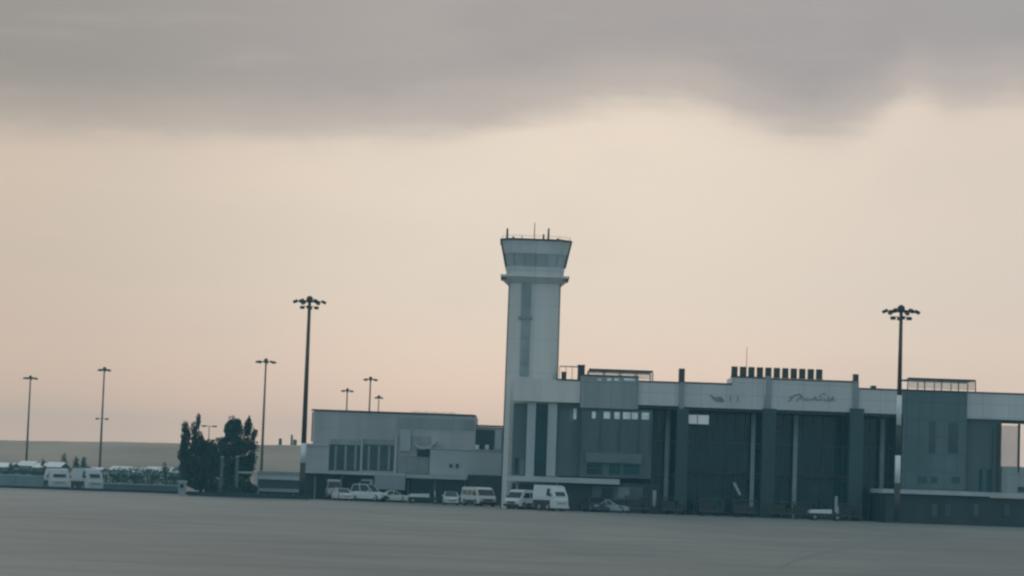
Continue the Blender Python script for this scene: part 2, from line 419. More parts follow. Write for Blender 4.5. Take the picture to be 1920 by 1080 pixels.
# dark soffit under the parapet, pillars, slender posts
xa, xb = fC[1], fF[2]
P.box('soffit', DARKW, xa, xb, D0-.4, D0+4.5, fC[3]-.05-.25, fC[3]-.01)
for x0, x1, lx0, lx1, yt, yb in ((1273.5, 1282.5, 1267, 1289, 716, 964), (1435, 1446, 1428, 1453, 705, 970), (1600, 1610, 1592, 1618, 715, 976)):
    p_ = P.px('pillar', mat('pillar_cladding', (.034,.068,.074), .6, .2, .3, streak=True), lx0, lx1, 766, yb+5, D0-1.0, 1.2)
    P.px('pilaster_strip', mat('strip_render', (.30,.33,.335), .8, .1, .4), x0, x1, yt, 768, D0-.85, .3, p_)
P.px('pillar_cap', COPE, 1273, 1284, 691, 716, D0-.9, .55)
P.px('pillar_cap', COPE, 1600, 1610, 701.5, 715, D0-.9, .55)
for x, y0, y1, m in ((1250, 765, 957, POST), (1411, 782, 958, POST), (1490.5, 796, 958, POST), (1654, 780, 930, POST), (1223, 776, 950, FRAME)):
    X = at(x, (y0+y1)/2, D0+2.6).x
    P.box('column', m, X-.19, X+.19, D0+2.6, D0+2.98, 0, fC[3]-.3)
P.box('lower_slab', DARKW, at(1288, 880, D0+2).x, at(1592, 885, D0+2).x, D0+3.05, D0+3.85, 3.9, 4.2)

DIMG = mat('dim_glass', (.045,.07,.078), .25, .3, .4)
# block G and the right-hand link
P.px('stair_block', mat('block_cladding', (.10,.145,.155), .35, .2, .3, streak=True, panels=(1.2, 1.6, .04, .85, .6)), 1692, 1812, 735, 925, D0-1.0, 5.6)
P.px('coping', COPE, 1691, 1813, 731.5, 735, D0-1.05, .4)
for a, b, c, d in ((1742, 1754, 790, 850), (1760, 1772, 788, 850), (1778, 1796, 792, 850)):
    if a != 1760: P.px('window', DIMG, a, b, c, d, D0-1.05, .04)
for a, b in ((1720, 1738),(1746,1758),(1784, 1800)):
    P.px('window', DIMG, a, b, 894, 906, D0-1.05, .04)
P.px('glass_wall', TEALW, 1812, 1877, 786, 926, D0-.1, .4)
for a, b in ((1836, 1842), (1850, 1858)): P.px('window', GLASS, a, b, 880, 922, D0-.16, .05)
P.px('column', FRAME, 1862, 1866, 800, 926, D0-.35, .2)
P.px('column', COPE, 1872, 1876, 795, 926, D0-.4, .25)
# link bridge: windows in both of its long walls, the sky seen through
for dy, nm in ((0, 'sill_wall'), (9, 'sill_wall')):
    P.px(nm, GREYW, 1877, 2500, 885, 940, D0+dy, .3)
pane = mat('tinted_pane', (.36, .36, .35), .1, .03, 1, alpha=.34)
P.px('pane', pane, 1877, 1909, 798, 885, D0+.1, .03)
P.px('mullion', COPE, 1909, 1912.5, 795, 886, D0-.02, .3)
for x in (1960, 2060, 2160, 2300): P.px('mullion', COPE, x, x+4, 800, 890, D0-.02, .3)
P.px('link_roof', DARKW, 1877, 2500, 787, 799, D0+.45, 9.0)
P.px('window_box', DARKW, 1909, 1922, 913, 922, D0-.1, .1)
# podium in front of the right half
P.px('podium_ledge', SLAB, 1655, 2500, 931, 939, 222.0, 8.2)
P.px('podium_wall', DARKW, 1660, 2500, 941, 1010, 222.5, 7.4)
for x in (1752, 1778, 1830, 1888, 1950): P.px('podium_panel', mat('podium_panel', (.075,.09,.10), .6, .2, 1), x-5, x+5, 945, 968, 222.42, .07)

# lettering on the parapet (joined cursive script, strokes and dots)
def strokes(name, segs, D, th=.09):
    b = MB()
    for pl in segs:
        if len(pl) == 1:
            c = at(*pl[0], D); b.box(c.x-.09, c.x+.09, D, D+.05, c.z-.08, c.z+.08); continue
        for (a, bb) in zip(pl, pl[1:]):
            p, q = at(*a, D), at(*bb, D)
            d = (q-p).normalized(); n = Vector((-d.z, 0, d.x)) * th
            e = d*.04
            r0 = [p-e-n, q+e-n, q+e+n, p-e+n]
            b.loft([[tuple(v) for v in r0], [tuple(v + Vector((0,.05,0))) for v in r0]])
    for v in b.bm.verts: v.co -= Vector(T.location)
    return b.build(name, LETTER, T)
DL = D0 - .66
strokes('lettering', [[(1333,741),(1336,744),(1339,748),(1344,751.5),(1349,751)],[(1341,746),(1346,746),(1351,745),(1354,748),(1356,752),(1349,752.5)],
                      [(1369.5,743),(1369.5,752)],[(1383,744),(1383.5,752)],[(1346,749),(1352,749)]], DL, .07)
strokes('lettering', [[(1478,752),(1482,750),(1484,747),(1488,742),(1494,740),(1499,739),(1503,742),(1501,746),(1496,749),(1495,752)],
                      [(1504,744),(1508,749),(1513,750)],[(1513,747),(1518,750),(1524,749),(1528,744),(1530,749),(1536,750),(1541,748)],
                      [(1541,738),(1548,738.5)],[(1538,743)],[(1553,744),(1553.5,751),(1559,750),(1561,745),(1565,751)],[(1482,744)],[(1545,749),(1550,751)]], DL, .05)

# illuminated board hung under the parapet
sg = thing('hanging_sign', 'bright rectangular sign board hanging high in the dark bay right of the first pillar', 'sign', (at(1309,786,D0+.2).x, D0+.2, 0))
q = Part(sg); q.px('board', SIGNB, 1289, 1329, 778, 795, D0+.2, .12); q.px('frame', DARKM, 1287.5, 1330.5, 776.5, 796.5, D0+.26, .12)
q.px('divider', FRAME, 1307, 1308.5, 779, 794, D0+.17, .02)
q.box('hanger', DARKM, at(1296,775,D0+.3).x-.04, at(1296,775,D0+.3).x+.04, D0+.3, D0+.36, at(1296,778,D0+.3).z, fC[3]-.3)
q.box('hanger', DARKM, at(1322,775,D0+.3).x-.04, at(1322,775,D0+.3).x+.04, D0+.3, D0+.36, at(1322,778,D0+.3).z, fC[3]-.3)

# ------------------------------------------------------------------ on the terminal roof
def roof_unit(px, y0, y1, wpx, D, lab, name='rooftop_unit', grp=None, m=DARKM):
    X0, X1, Z0, Z1 = rect(px-wpx/2, px+wpx/2, y0, y1, D)
    t = thing(name, lab, 'rooftop unit', ((X0+X1)/2, D, Z0), 0, grp)
    w2 = (X1-X0)/2; h = Z1-Z0
    MB().box(-w2, w2, 0, 1.1, .08, h-.06).build('casing', m, t)
    MB().box(-w2-.03, w2+.03, -.03, 1.13, h-.06, h).build('lid', m, t)
    g = MB()
    for k in range(4): g.box(-w2+.08, w2-.08, -.03, -.002, h*(.2+.17*k), h*(.2+.17*k)+.04)
    g.build('grille', GALV, t)
    MB().box(-w2+.05, w2-.05, .1, 1.0, 0, .08).build('base', GALV, t)
    return t, Z0
proto = None
ZR = fD2[4]
for i in range(11):
    px = 1377.5 + i*15.9; yy = 688 + i*.38
    X = at(px, yy+9, D0+.3).x
    if proto is None:
        t = thing('rooftop_unit', 'dark upright box in the long evenly spaced row on the central parapet', 'rooftop unit', (X, D0+.3, ZR+.13), 0, 'row of dark boxes on the central parapet')
        hh = at(px, 687, D0+.3).z - ZR - .13
        MB().box(-.28, .28, 0, .5, .06, hh).build('casing', DARKM, t, bevel=.02)
        g = MB(); [g.box(-.2, .2, -.03, -.002, .2+.15*k, .24+.15*k) for k in range(4)]; g.build('grille', GALV, t)
        MB().box(-.33, .33, .02, .48, 0, .06).build('base', DARKM, t)
        proto = t
    else:
        c = copy_tree(proto); c.location = (X, D0+.3, ZR+.13)
# pole aerial above the row
X = at(1400, 670, D0+2).x; z0, z1 = ZR, at(1400, 650, D0+2).z
t = thing('roof_aerial', 'thin grey aerial rising behind the row of dark boxes', 'antenna', (X, D0+2, z0))
MB().tube((0,0,0),(0,0,z1-z0),.035,.02,6).build('rod', GALV, t); MB().box(-.15,.15,-.15,.15,0,.12).build('base', DARKM, t)
# canopy frames
def canopy(x0, x1, y0, y1, D, lab, sheet_y):
    X0, X1, Z0, Z1 = rect(x0, x1, y0, y1, D)
    t = thing('roof_canopy', lab, 'roof canopy', (X0, D, Z0)); W, Hh = X1-X0, Z1-Z0
    MB().box(0, W, -.1, .1, Hh-.2, Hh).build('rail', COPE, t)
    MB().box(0, W, 3.9, 4.1, Hh-.2, Hh).build('rail', COPE, t)
    for k in range(5):
        x = W*k/4
        for y in (0, 4): MB().box(x-.05, x+.05, y-.05, y+.05, 0, Hh-.2).build('post', COPE if k in (0,4) else GALV, t)
    MB().box(.05, W-.05, .1, 3.9, Hh-.12, Hh-.07).build('roof_sheet', CANV, t)
    MB().box(.1, W-.1, -.03, .03, .1, Hh-.22).build('side_sheet', mat('clear_sheet', (.55,.5,.45), .4, .05, .6, alpha=.30 if True else 1), t)
    return t
canopy(1104, 1224, 693, 712, D0+6, 'long pale roof canopy behind the grey block nearest the control tower', True)
canopy(1702, 1829, 710, 732, D0+6, 'long pale roof canopy above the dark block near the right-hand mast', False)
roof_unit(1090, 684, 712, 13, D0+1.5, 'tall dark rooftop box at the left corner of the grey block')
roof_unit(1057.5, 697, 712, 9, D0+1.5, 'small dark rooftop box just right of the tower shaft')
roof_unit(1639, 723, 731, 8, D0+.8, 'tiny dark box on the parapet left of the right-hand mast')
X0, X1, Z0, Z1 = rect(1049, 1085, 686, 712, D0+2)
t = thing('roof_railing', 'thin roof railing between the tower shaft and the tall dark box', 'railing', (X0, D0+2.4, 11.2))
MB().box(0, X1-X0, -.03, .03, Z1-11.2-.1, Z1-11.2).build('rail', GALV, t)
for k in range(4): MB().box((X1-X0)*k/3-.025, (X1-X0)*k/3+.025, -.025, .025, 0, Z1-11.2-.1).build('post', GALV, t)

# ------------------------------------------------------------------ control tower
DT = 231.6
cxT = at(995, 760, DT).x
TW = thing('control_tower', 'tall pale control tower with flared glazed cab and aerials on its roof', 'tower', (cxT, DT+2.6, 0))
def zpx(y, px=1000, D=DT): return at(px, y, D).z
def chs(w_, z, ch=.28):
    c = w_*ch*2 if ch < .5 else 0
    c = w_*ch
    p = [(-w_+c,-w_),(w_-c,-w_),(w_,-w_+c),(w_,w_-c),(w_-c,w_),(-w_+c,w_),(-w_,w_-c),(-w_,-w_+c)]
    return [(x, y, z) for x, y in p]
zs = zpx(512)
MB().loft([chs(2.50, 0, .2), chs(2.42, zs, .2)]).build('shaft', TOWERM, TW)
for sx in (-1, 1):
    b = MB(); b.loft([[(sx*w_+dx, -w_*.8+dy, z) for dx, dy in ((-.05,-.05),(.05,-.05),(.05,.05),(-.05,.05))] for w_, z in ((2.50, 0.0),(2.42, zs))]); b.build('corner_trim', COPE, TW)
# slit of stair windows, left of the centre line
def tpx(name, m, x0, x1, y0, y1, dy, depth, parent=TW):
    X0, X1, Z0, Z1 = rect(x0, x1, y0, y1, DT)
    return MB().box(X0-cxT, X1-cxT, -2.5-dy, -2.5-dy+depth, Z0, Z1).build(name, m, parent)
SLIT = mat('slit_glass', (.30, .345, .34), .3, .2, .6)
s_ = tpx('stair_window', SLIT, 978, 996, 522, 593, .05, .25)
s2 = tpx('stair_window', SLIT, 976, 993, 598.5, 705, .03, .2)
for y in (545, 568): tpx('transom', GREYW, 978, 996, y, y+1.5, .09, .05, s_)
for y in (632, 656, 680): tpx('transom', GREYW, 976, 993, y, y+1.5, .07, .05, s2)
tpx('ledge_band', GREYW, 972, 998, 593, 598, .08, .25)
tpx('side_bracket', DARKM, 1044, 1047, 572, 584, -2.0, .3); tpx('side_bracket', DARKM, 1044, 1047, 590, 598, -2.0, .3)
# gallery
zg0, zg1 = zpx(520), zpx(511)
MB().loft([chs(2.50, zg0-.55, .24), chs(3.10, zg0, .24)]).build('gallery_bracket', TOWERM, TW)
MB().loft([chs(3.17, zg0, .24), chs(3.17, zg0+.20, .24)]).build('gallery_floor', TOWERM, TW)
for sx in (-1, 1): MB().box(sx*3.19-.05, sx*3.19+.05, -2.3, 2.3, zg0-.02, zg0+.24).build('gallery_kerb', COPE, TW)
for sx in (-1, 1): MB().box(sx*2.78-.36, sx*2.78+.36, -2.45, -2.2, zg0-.22, zg0-.06).build('gallery_bracket', COPE, TW)
# cab
zc = [zg0+.16, zpx(500), zpx(476), zpx(452)]
wc = [2.68, 2.80, 3.05, 3.32]
MB().loft([chs(wc[0], zc[0], .3), chs(wc[1], zc[1], .3)]).build('cab_sill', WALL, TW)
cg = MB().loft([chs(wc[1]-.04, zc[1], .3), chs(wc[2]-.04, zc[2], .3)]).build('cab_glass', mat('cab_glass', (.40,.43,.43), .3, .15, .5), TW)
for i in range(8):
    p0, p1 = chs(wc[1]-.02, zc[1], .3), chs(wc[2]-.02, zc[2], .3)
    MB().tube(p0[i], p1[i], .05, .05, 6).build('mullion', COPE if i in (2,7) else GREYW, cg)
for f_ in (.25, .5, .75):
    p0, p1 = chs(wc[1]-.02, zc[1], .3), chs(wc[2]-.02, zc[2], .3)
    a = Vector(p0[0]).lerp(Vector(p0[1]), f_); b_ = Vector(p1[0]).lerp(Vector(p1[1]), f_)
    MB().tube(a, b_, .035, .035, 6).build('mullion', GREYW, cg)
MB().loft([chs(wc[2], zc[2], .3), chs(wc[3], zc[3], .3)]).build('cab_fascia', WALL, TW)
for sx in (0, 1):
    i = 2 if sx else 7
    pts_ = [Vector(chs(wc[k]+.01, zc[k], .3)[i]) for k in (1, 3)]
    MB().tube(pts_[0], pts_[1], .09, .09, 6).build('edge_trim', COPE, TW)
MB().loft([chs(wc[3]+.1, zc[3], .3), chs(wc[3]+.1, zc[3]+.16, .3)]).build('cab_roof', COPE, TW)
zr = zc[3]+.16
rl = MB()
ring = chs(wc[3]-.1, zr+.28, .3)
for i in range(8): rl.tube(ring[i], ring[(i+1) % 8], .02, .02, 5)
for i in range(8): rl.tube((ring[i][0], ring[i][1], zr), ring[i], .02, .02, 5)
rl.build('roof_rail', CANV, TW)
def aer(px, ytop, r, name='aerial', yy=-.6, m=DARKM):
    X = at(px, 440, DT).x - cxT; z = zpx(ytop, px)
    return MB().tube((X, yy, zr), (X, yy, z), r, r*.7, 8).build(name, m, TW)
aer(951, 424, .12); aer(963, 439, .14, 'beacon', -.2); aer(979, 435, .05, 'aerial', .5, GALV); aer(1002.5, 412, .05, 'aerial', 0, GALV)
aer(1020, 433, .11, 'beacon', .4); aer(1029, 424, .11); aer(1047, 444, .16, 'beacon', -1); aer(990, 441, .06, 'aerial', 1)
MB().tube((at(1010,440,DT).x-cxT, 1, zr), (at(1010,440,DT).x-cxT, 1, zr+.3), .3, .3, 10).build('drum', GALV, TW)

# ------------------------------------------------------------------ low building left of the tower
D1 = 262.0
LB = thing('annex_building', 'wide low grey building with tall window strips between the left-hand mast and the control tower', 'building', (at(740,900,D1).x, D1, 0))
P = Part(LB)
P.px('wall', MIDW, 585, 890, 773, 942, D1, 18)
def cope(x0, x1, yl, yr, D):
    a, b = at(x0, yl, D), at(x1, yr, D); z = (a.z+b.z)/2
    P.box('coping', COPE, a.x-.05, b.x+.05, D-.08, D+.3, z-.09, z+.09)
cope(585, 890, 768.5, 779.2, D1)
P.px('corner_trim', COPE, 584.2, 586.6, 772, 828, D1-.05, .2)
P.px('wall', GREYW, 890.5, 943, 801, 942, D1+1, 14)
cope(890.5, 943, 798, 799.8, D1+1)
P.px('side_wing', MIDW, 572, 615, 836, 942, D1-1, 6)
P.px('wing_roof', SLAB, 571, 616, 832, 836, D1-1.1, 6.2)
for a, b, n in ((619, 675, 6), (681, 738, 6)):
    g = P.px('window', mat('curtained_glass', (.04,.075,.08), .3, .3, 1), a, b, 834, 882, D1-.06, .05)
    P.px('lintel', GREYW, a, b, 824, 834, D1-.12, .11, g)
    for k in range(n+1):
        x = a + (b-a)*k/n
        P.px('curtain_strip' if k % 2 else 'mullion', GREYW if k % 2 else FRAME, x-1.0, x+(2.6 if k % 2 else .8), 836, 881, D1-.10, .03, g)
P.px('pilaster', PALEW, 675.5, 679.5, 822, 886, D1-.35, .34)
P.px('pilaster', PALEW, 739, 744, 812, 888, D1-.35, .34)
P.px('wall_panel', PALEW, 750, 770, 806, 846, D1-.2, .19)
P.px('wall_panel', GREYW, 745, 806, 856, 888, D1-.15, .14)
P.px('wall_panel', GREYW, 745, 890, 785, 806, D1-.03, .02)
P.px('window_band', GREYW, 772, 808, 818, 832, D1-.1, .09)
for i in range(16):
    x = 772 + i*5.4; yv = 769.5 + (x-585)*.0351
    P.px('roof_vent', CANV, x, x+2.2, yv-4.5-(i%3), yv+2.5, D1+.6, .2)
# leaning pale roof pieces of the entrance
def slanted(x0, y0, x1, y1, thk, D, dep):
    a, b = at(x0, y0, D), at(x1, y1, D); o = P.o
    r = [(a.x-o.x, 0, a.z-o.z-thk), (b.x-o.x, 0, b.z-o.z-thk), (b.x-o.x, 0, b.z-o.z), (a.x-o.x, 0, a.z-o.z)]
    MB().loft([[(x, D-o.y, z) for x, _, z in r], [(x, D-o.y+dep, z) for x, _, z in r]]).build('sloping_roof', PALEW, LB)
slanted(777, 830, 788, 838, .25, D1-1.2, 1.2); slanted(788, 838, 806, 837, .25, D1-1.2, 1.2); slanted(806, 837, 818, 826, .22, D1-1.2, 1.2)
P.px('dark_recess', GLASS, 782, 806, 843, 856, D1-.2, .04)
P.px('front_block', PALEW, 806, 941, 844, 892, D1-2, 3)
P.px('block_coping', SLAB, 805, 942, 842.5, 844, D1-2.1, 3)
P.px('dark_recess', GLASS, 889, 926, 806, 842, D1+.9, .05)
P.px('shaft_wall', PALEW, 928, 940, 806, 843, D1+.8, .15)
for x in (894.5, 913): P.px('vent_box', SHEDR, x-3.5, x+3.5, 834, 842.5, D1-.6, .5)
for x in (845.5, 857): P.px('wall_lamp', DARKM, x-2.5, x+2.5, 870, 876, D1-2.2, .18)
P.px('door', SLAB, 850, 855, 878, 892, D1-2.06, .05)
P.px('ledge', SLAB, 570, 760, 884.5, 890, D1-3.4, 3.4)
P.px('ledge', SLAB, 760.5, 876, 890.5, 898, D1-3.8, 1.8)
P.px('ground_floor', DARKW, 560, 876, 890.5 if False else 892, 945, D1-1.9, 1.7)
P.px('shop_front', GLASS, 771, 870, 900, 944, D1-2.0, .06)
P.px('undercroft', DARKW, 876.5, 948, 891, 950, D1-3.0, 3.5)
for x in (590, 640, 700, 765, 815, 872): P.px('column', GREYW, x-1.6, x+1.6, 892 if x < 760 else 900, 944, D1-2.4, .3)

# ------------------------------------------------------------------ floodlight masts
MFAR = mat('mast_fringe_tan', (.17, .115, .08), .6, .15, 1)  # distant poles: the same warm fringe mixed into the base colour
def mast(px, ytop, D, lab, bands=None, r0=.26, hw=1.45, simple=False, cross=None, dark=MFAR):
    p = at(px, ytop, D); Ht = p.z
    t = thing('floodlight_mast', lab, 'light mast', (p.x, D, 0), 0, 'tall floodlight masts')
    if bands:
        zs_ = sorted(bands, key=lambda b: b[0])
        for z0, z1, m in zs_:
            MB().tube((0,0,z0), (0,0,z1), r0*(1-.5*z0/Ht), r0*(1-.5*z1/Ht), 12).build('pole', m, t, True)
    else:
        MB().tube((0,0,0), (0,0,Ht-.3), r0, r0*.5, 12).build('pole', dark, t, True)
    MB().box(-.35,.35,-.35,.35,0,.12).build('base_plate', GALV, t)
    z = Ht - .55
    MB().lathe((0,0,z), [(.28,-.1),(.34,.1),(.33,.35),(.22,.5),(.05,.57)], 12).build('hub', DARKM, t, True)
    hr = MB()
    n = 8
    for i in range(n):
        a, b = 2*math.pi*i/n, 2*math.pi*(i+1)/n
        hr.tube((hw*.8*math.cos(a), hw*.8*math.sin(a), z), (hw*.8*math.cos(b), hw*.8*math.sin(b), z), .04, .04, 6)
        if i % 2 == 0: hr.tube((.2*math.cos(a), .2*math.sin(a), z+.05), (hw*.85*math.cos(a), hw*.85*math.sin(a), z), .05, .05, 6)
    hr.build('head_ring', DARKM, t)
    for i in range(6 if not simple else 8):
        a = 2*math.pi*i/(6 if not simple else 8)
        f = MB().box(-.24, .24, -.17, .17, -.14, .12)
        bmesh.ops.transform(f.bm, matrix=Matrix.Translation((hw*math.cos(a), hw*math.sin(a), z-.03)) @ Matrix.Rotation(a, 4, 'Z') @ Matrix.Rotation(R(25), 4, 'Y'), verts=f.bm.verts)
        fl = f.build('floodlight', DARKM, t)
        if not simple:
            g = MB().box(-.2, .2, -.13, .13, -.17, -.142)
            bmesh.ops.transform(g.bm, matrix=Matrix.Translation((hw*math.cos(a), hw*math.sin(a), z-.03)) @ Matrix.Rotation(a, 4, 'Z') @ Matrix.Rotation(R(25), 4, 'Y'), verts=g.bm.verts)
            g.build('lens', LAMP, fl)
    if not simple:
        for a in (0, math.pi, math.pi/2, -math.pi/2):
            x, y = .72*math.cos(a), .72*math.sin(a)
            MB().box(x-.22, x+.22, y-.2, y+.2, z-.78, z-.5).build('floodlight', DARKM, t)
            MB().tube((x*.3, y*.3, z-.5), (x, y, z-.55), .035, .035, 6).build('arm', DARKM, t)
    if cross:
        zc_ = at(px, cross, D).z
        MB().tube((-1.0,0,zc_), (1.0,0,zc_), .05, .05, 6).build('cross_arm', GALV, t)
        for x in (-.9, .9): MB().box(x-.25, x+.25, -.2, .2, zc_-.22, zc_+.1).build('floodlight', DARKM, t)
    return t
def zb(px, y, D): return at(px, y, D).z
Dm = 249.0
h4 = at(581, 557, Dm).z
mast(581, 555, Dm, 'tall dark floodlight mast with a white lower band, left of the low grey building',
     [(0, zb(571,868,Dm), MDARK), (zb(571,868,Dm), zb(572,831,Dm), MWHITE), (zb(572,831,Dm), h4-.3, MBROWN)], .31)
Dr = 219.0; h5 = at(1690, 572, Dr).z
mast(1690, 572, Dr, 'floodlight mast with two white bands standing in front of the right end of the terminal',
     [(0, zb(1684,906,Dr), MDARK), (zb(1684,906,Dr), zb(1684,854,Dr), MWHITE), (zb(1684,854,Dr), zb(1686,797,Dr), MDARK), (zb(1686,797,Dr), zb(1686,741,Dr), MWHITE), (zb(1686,741,Dr), h5-.3, MBROWN)], .29)
mast(499, 672, 395, 'distant floodlight mast just right of the two big trees', simple=True, r0=.26)
mast(196, 688, 450, 'distant floodlight mast with an extra crossarm halfway up, behind the parked vans', simple=True, cross=785, r0=.25, hw=1.0)
mast(57.5, 704, 500, 'leftmost distant floodlight mast with a flat round head', simple=True, r0=.27, hw=1.3)
mast(695, 706, 448, 'taller of the masts showing above the low grey building roof', simple=True, r0=.25, hw=1.1)
mast(651.5, 728, 510, 'shorter flat-headed mast showing above the left part of the low grey building roof', simple=True, r0=.25, hw=1.1)
mast(710.5, 741, 550, 'shortest dark round-headed mast showing above the low grey building roof', simple=True, r0=.22, hw=.75)
# twin street lamp between the trees
p = at(392.5, 799, 320)
t = thing('street_lamp', 'small twin-headed lamp standing behind the gap between the two big trees', 'street lamp', (p.x, 320, 0))
MB().tube((0,0,0),(0,0,p.z-.05),.09,.05,8).build('pole', GALV, t)
MB().tube((-.7,0,p.z),(.7,0,p.z),.04,.04,6).build('arm', GALV, t)
for x in (-.7,.7): MB().box(x-.3,x+.3,-.15,.15,p.z-.1,p.z+.08).build('lamp_head', DARKM, t)

# ------------------------------------------------------------------ trees and plants
def in_ell(rng):
    while True:
        v = Vector((rng.uniform(-1,1), rng.uniform(-1,1), rng.uniform(-1,1)))
        if v.length <= 1: return v
def leaves(b, c, r, n, size, rng, up=.3):
    c = Vector(c)
    for _ in range(n):
        v = in_ell(rng); l = v.length
        if l > 1e-3 and rng.random() < .75: v = v / l * (rng.uniform(.55, 1.0))
        p = c + Vector((v.x*r[0], v.y*r[1], v.z*r[2]))
        a = Vector((rng.gauss(0,1), rng.gauss(0,1), rng.gauss(0,1)+up)).normalized(); d = a.orthogonal().normalized()
        d.rotate(Matrix.Rotation(rng.uniform(0,6.28), 3, a)); e = a.cross(d)
        s = size*rng.uniform(.6, 1.4)
        b.quad(p-d*s*.5, p-e*s*.25+a*s*.1, p+d*s*.5, p+e*s*.25+a*s*.1)
def tree(name, lab, D, base_px, clumps, dens, size, seed, trunk_r=.22, m=LEAF, cat='tree', limbs=True, group=None):
    """clumps: (px, py, half width px, half height px)"""
    rng = random.Random(seed); k = D/F
    X = gx(base_px, D); t = thing(name, lab, cat, (X, D, 0), 0, group)
    cs = []
    for (px, py, rx, ry) in clumps:
        p = at(px, py, D); dy = rng.uniform(-.6,.6)*rx*k
        cs.append((Vector((p.x-X, dy, max(p.z, ry*k*.6))), rx*k*1.04, ry*k*1.04))
    b = MB()
    for c, rx, rz in cs:
        ry = max(rx*.8, .35)
        leaves(b, c, (rx*.8, ry*.8, rz*.85), int(dens*(rx*rz+.15)), size, rng)
        ns = max(3, int(rx*rz*7))
        for _ in range(ns):        # sub clumps make the outline uneven
            v = in_ell(rng).normalized()
            q_ = c + Vector((v.x*rx*.85, v.y*ry*.85, v.z*rz*.9)); s = rng.uniform(.18,.42)
            if q_.z < .3: continue
            leaves(b, q_, (s, s, s*1.5), int(dens*.10)+6, size, rng)
    b.build('crown', m, t)
    if limbs:
        tb = MB(); top = max(c.z for c, _, _ in cs)*.6
        tb.tube((0,0,0),(0.1,0,top),trunk_r,trunk_r*.5,8)
        for c, rx, rz in cs:
            if c.z > top*.5: tb.tube((.05,0,top*rng.uniform(.4,.9)), c, trunk_r*.35, .03, 6)
        tb.build('trunk', BARK, t, True)
    return t
tree('tree', 'left one of the two big dark trees, leafy to the ground, thin spike on top', 257, 376,
     [(350,822,9,22),(343,842,8,20),(346,866,11,24),(372,835,22,14),(390,850,18,20),(372,865,34,26),(398,880,18,24),(352,885,14,22),(362,893,20,20),(385,903,22,18),(370,910,20,10),
      (366,812,6,15),(372,794,2.6,13),(402,862,9,26),(396,842,10,14),(374,825,5,10),(347,803,2.4,11),(382,832,8,6)], 950, .21, 5)
tree('tree', 'right one of the two big dark trees, its rounded crown split into two tops', 255, 440,
     [(440,812,20,20),(430,800,12,12),(446,795,9,12),(417,833,11,16),(425,846,16,14),(450,838,24,20),(463,805,8,16),(467,790,3.2,12),(434,794,6,8),(412,868,9,20),(475,818,5,10),(474,838,7,10),(472,858,9,10),(452,866,22,12),(425,862,14,10),(462,885,14,14),(440,905,30,14),(422,890,14,18),(455,912,26,12),(445,880,26,18),(465,868,16,16)], 950, .21, 8)
for px, py, h, D, lab in ((120,856,20,420,'tallest of three small dark trees behind the parked vans'), (142.5,863,14,420,'middle one of three small dark trees behind the parked vans'), (156.5,862,16,420,'right one of three small dark trees behind the parked vans')):
    tree('small_tree', lab, D, px, [(px, py, 3.2, h*.35), (px, py+h*.55, 6.5, h*.55), (px, py+h*1.0, 7.5, h*.5)], 150, .28, int(px), .12)
tree('small_tree', 'pointed small tree at the right end of the hedge, left of the big trees', 330, 310, [(310,878,4,8),(310,890,6,8)], 150, .24, 77, .1)
tree('small_tree', 'small pointed tree by the leftmost distant mast', 380, 82, [(81,868,3,7),(81,878,6,7)], 150, .24, 79, .1)
tree('small_tree', 'tiny dark tree at the far left edge above the pale wall', 380, 22, [(21,872,3,6),(21,880,6,6)], 150, .24, 80, .1)
# hedges: each a row one cannot count
def hedge(name, x0, x1, y0f, y1, D, lab, m, seed, dens=70, size=.26):
    rng = random.Random(seed); k = D/F; X = gx((x0+x1)/2, D)
    t = MB(); x = x0
    while x < x1:
        yt = y0f(x) + rng.uniform(-2.0, 2.5); yb = y1; r = rng.uniform(4, 7)
        p, q_ = at(x, yt, D), at(x, yb, D)
        zc_ = (p.z+max(q_.z, .1))/2; rz = max(.25, (p.z-max(q_.z,.1))/2)
        leaves(t, (p.x-X, rng.uniform(-.5,.5), zc_), (r*k, .7, rz), int(dens*(r*k)*rz*2)+8, size, rng)
        x += r*.9
    o = t.build(name, m); o.location = (X, D, 0)
    return tag(o, lab, 'hedge', kind='stuff')
hedge('hedge', 198, 342, lambda x: 884-(x-200)*.0, 912, 300, 'dark hedge running behind the kerb left of the big trees', LEAF2, 3)
hedge('hedge', -60, 84, lambda x: 881+1.5*math.sin(x*.1), 890, 330, 'thin dark hedge line behind the pale wall at far left', LEAF2, 6)
hedge('shrubbery', -60, 345, lambda x: 877+2*math.sin(x*.07), 886, 390, 'scrubby grey-green growth among the distant roofs', DRYL, 9, 40, .35)
for i, (px, w_, lab) in enumerate(((398, 15, 'low dark bush at the foot of the gap between the two big trees'), (430, 17, 'low dark bush under the right big tree, left of its tall post'), (466, 16, 'low dark bush under the right big tree, right of its tall post'))):
    tree('bush', lab, 249.5, px, [(px-w_*.5, 916, w_*.5, 10), (px, 913, w_*.55, 13), (px+w_*.5, 917, w_*.5, 9), (px, 922, w_, 7)], 500, .18, 90+i, .05, cat='bush')
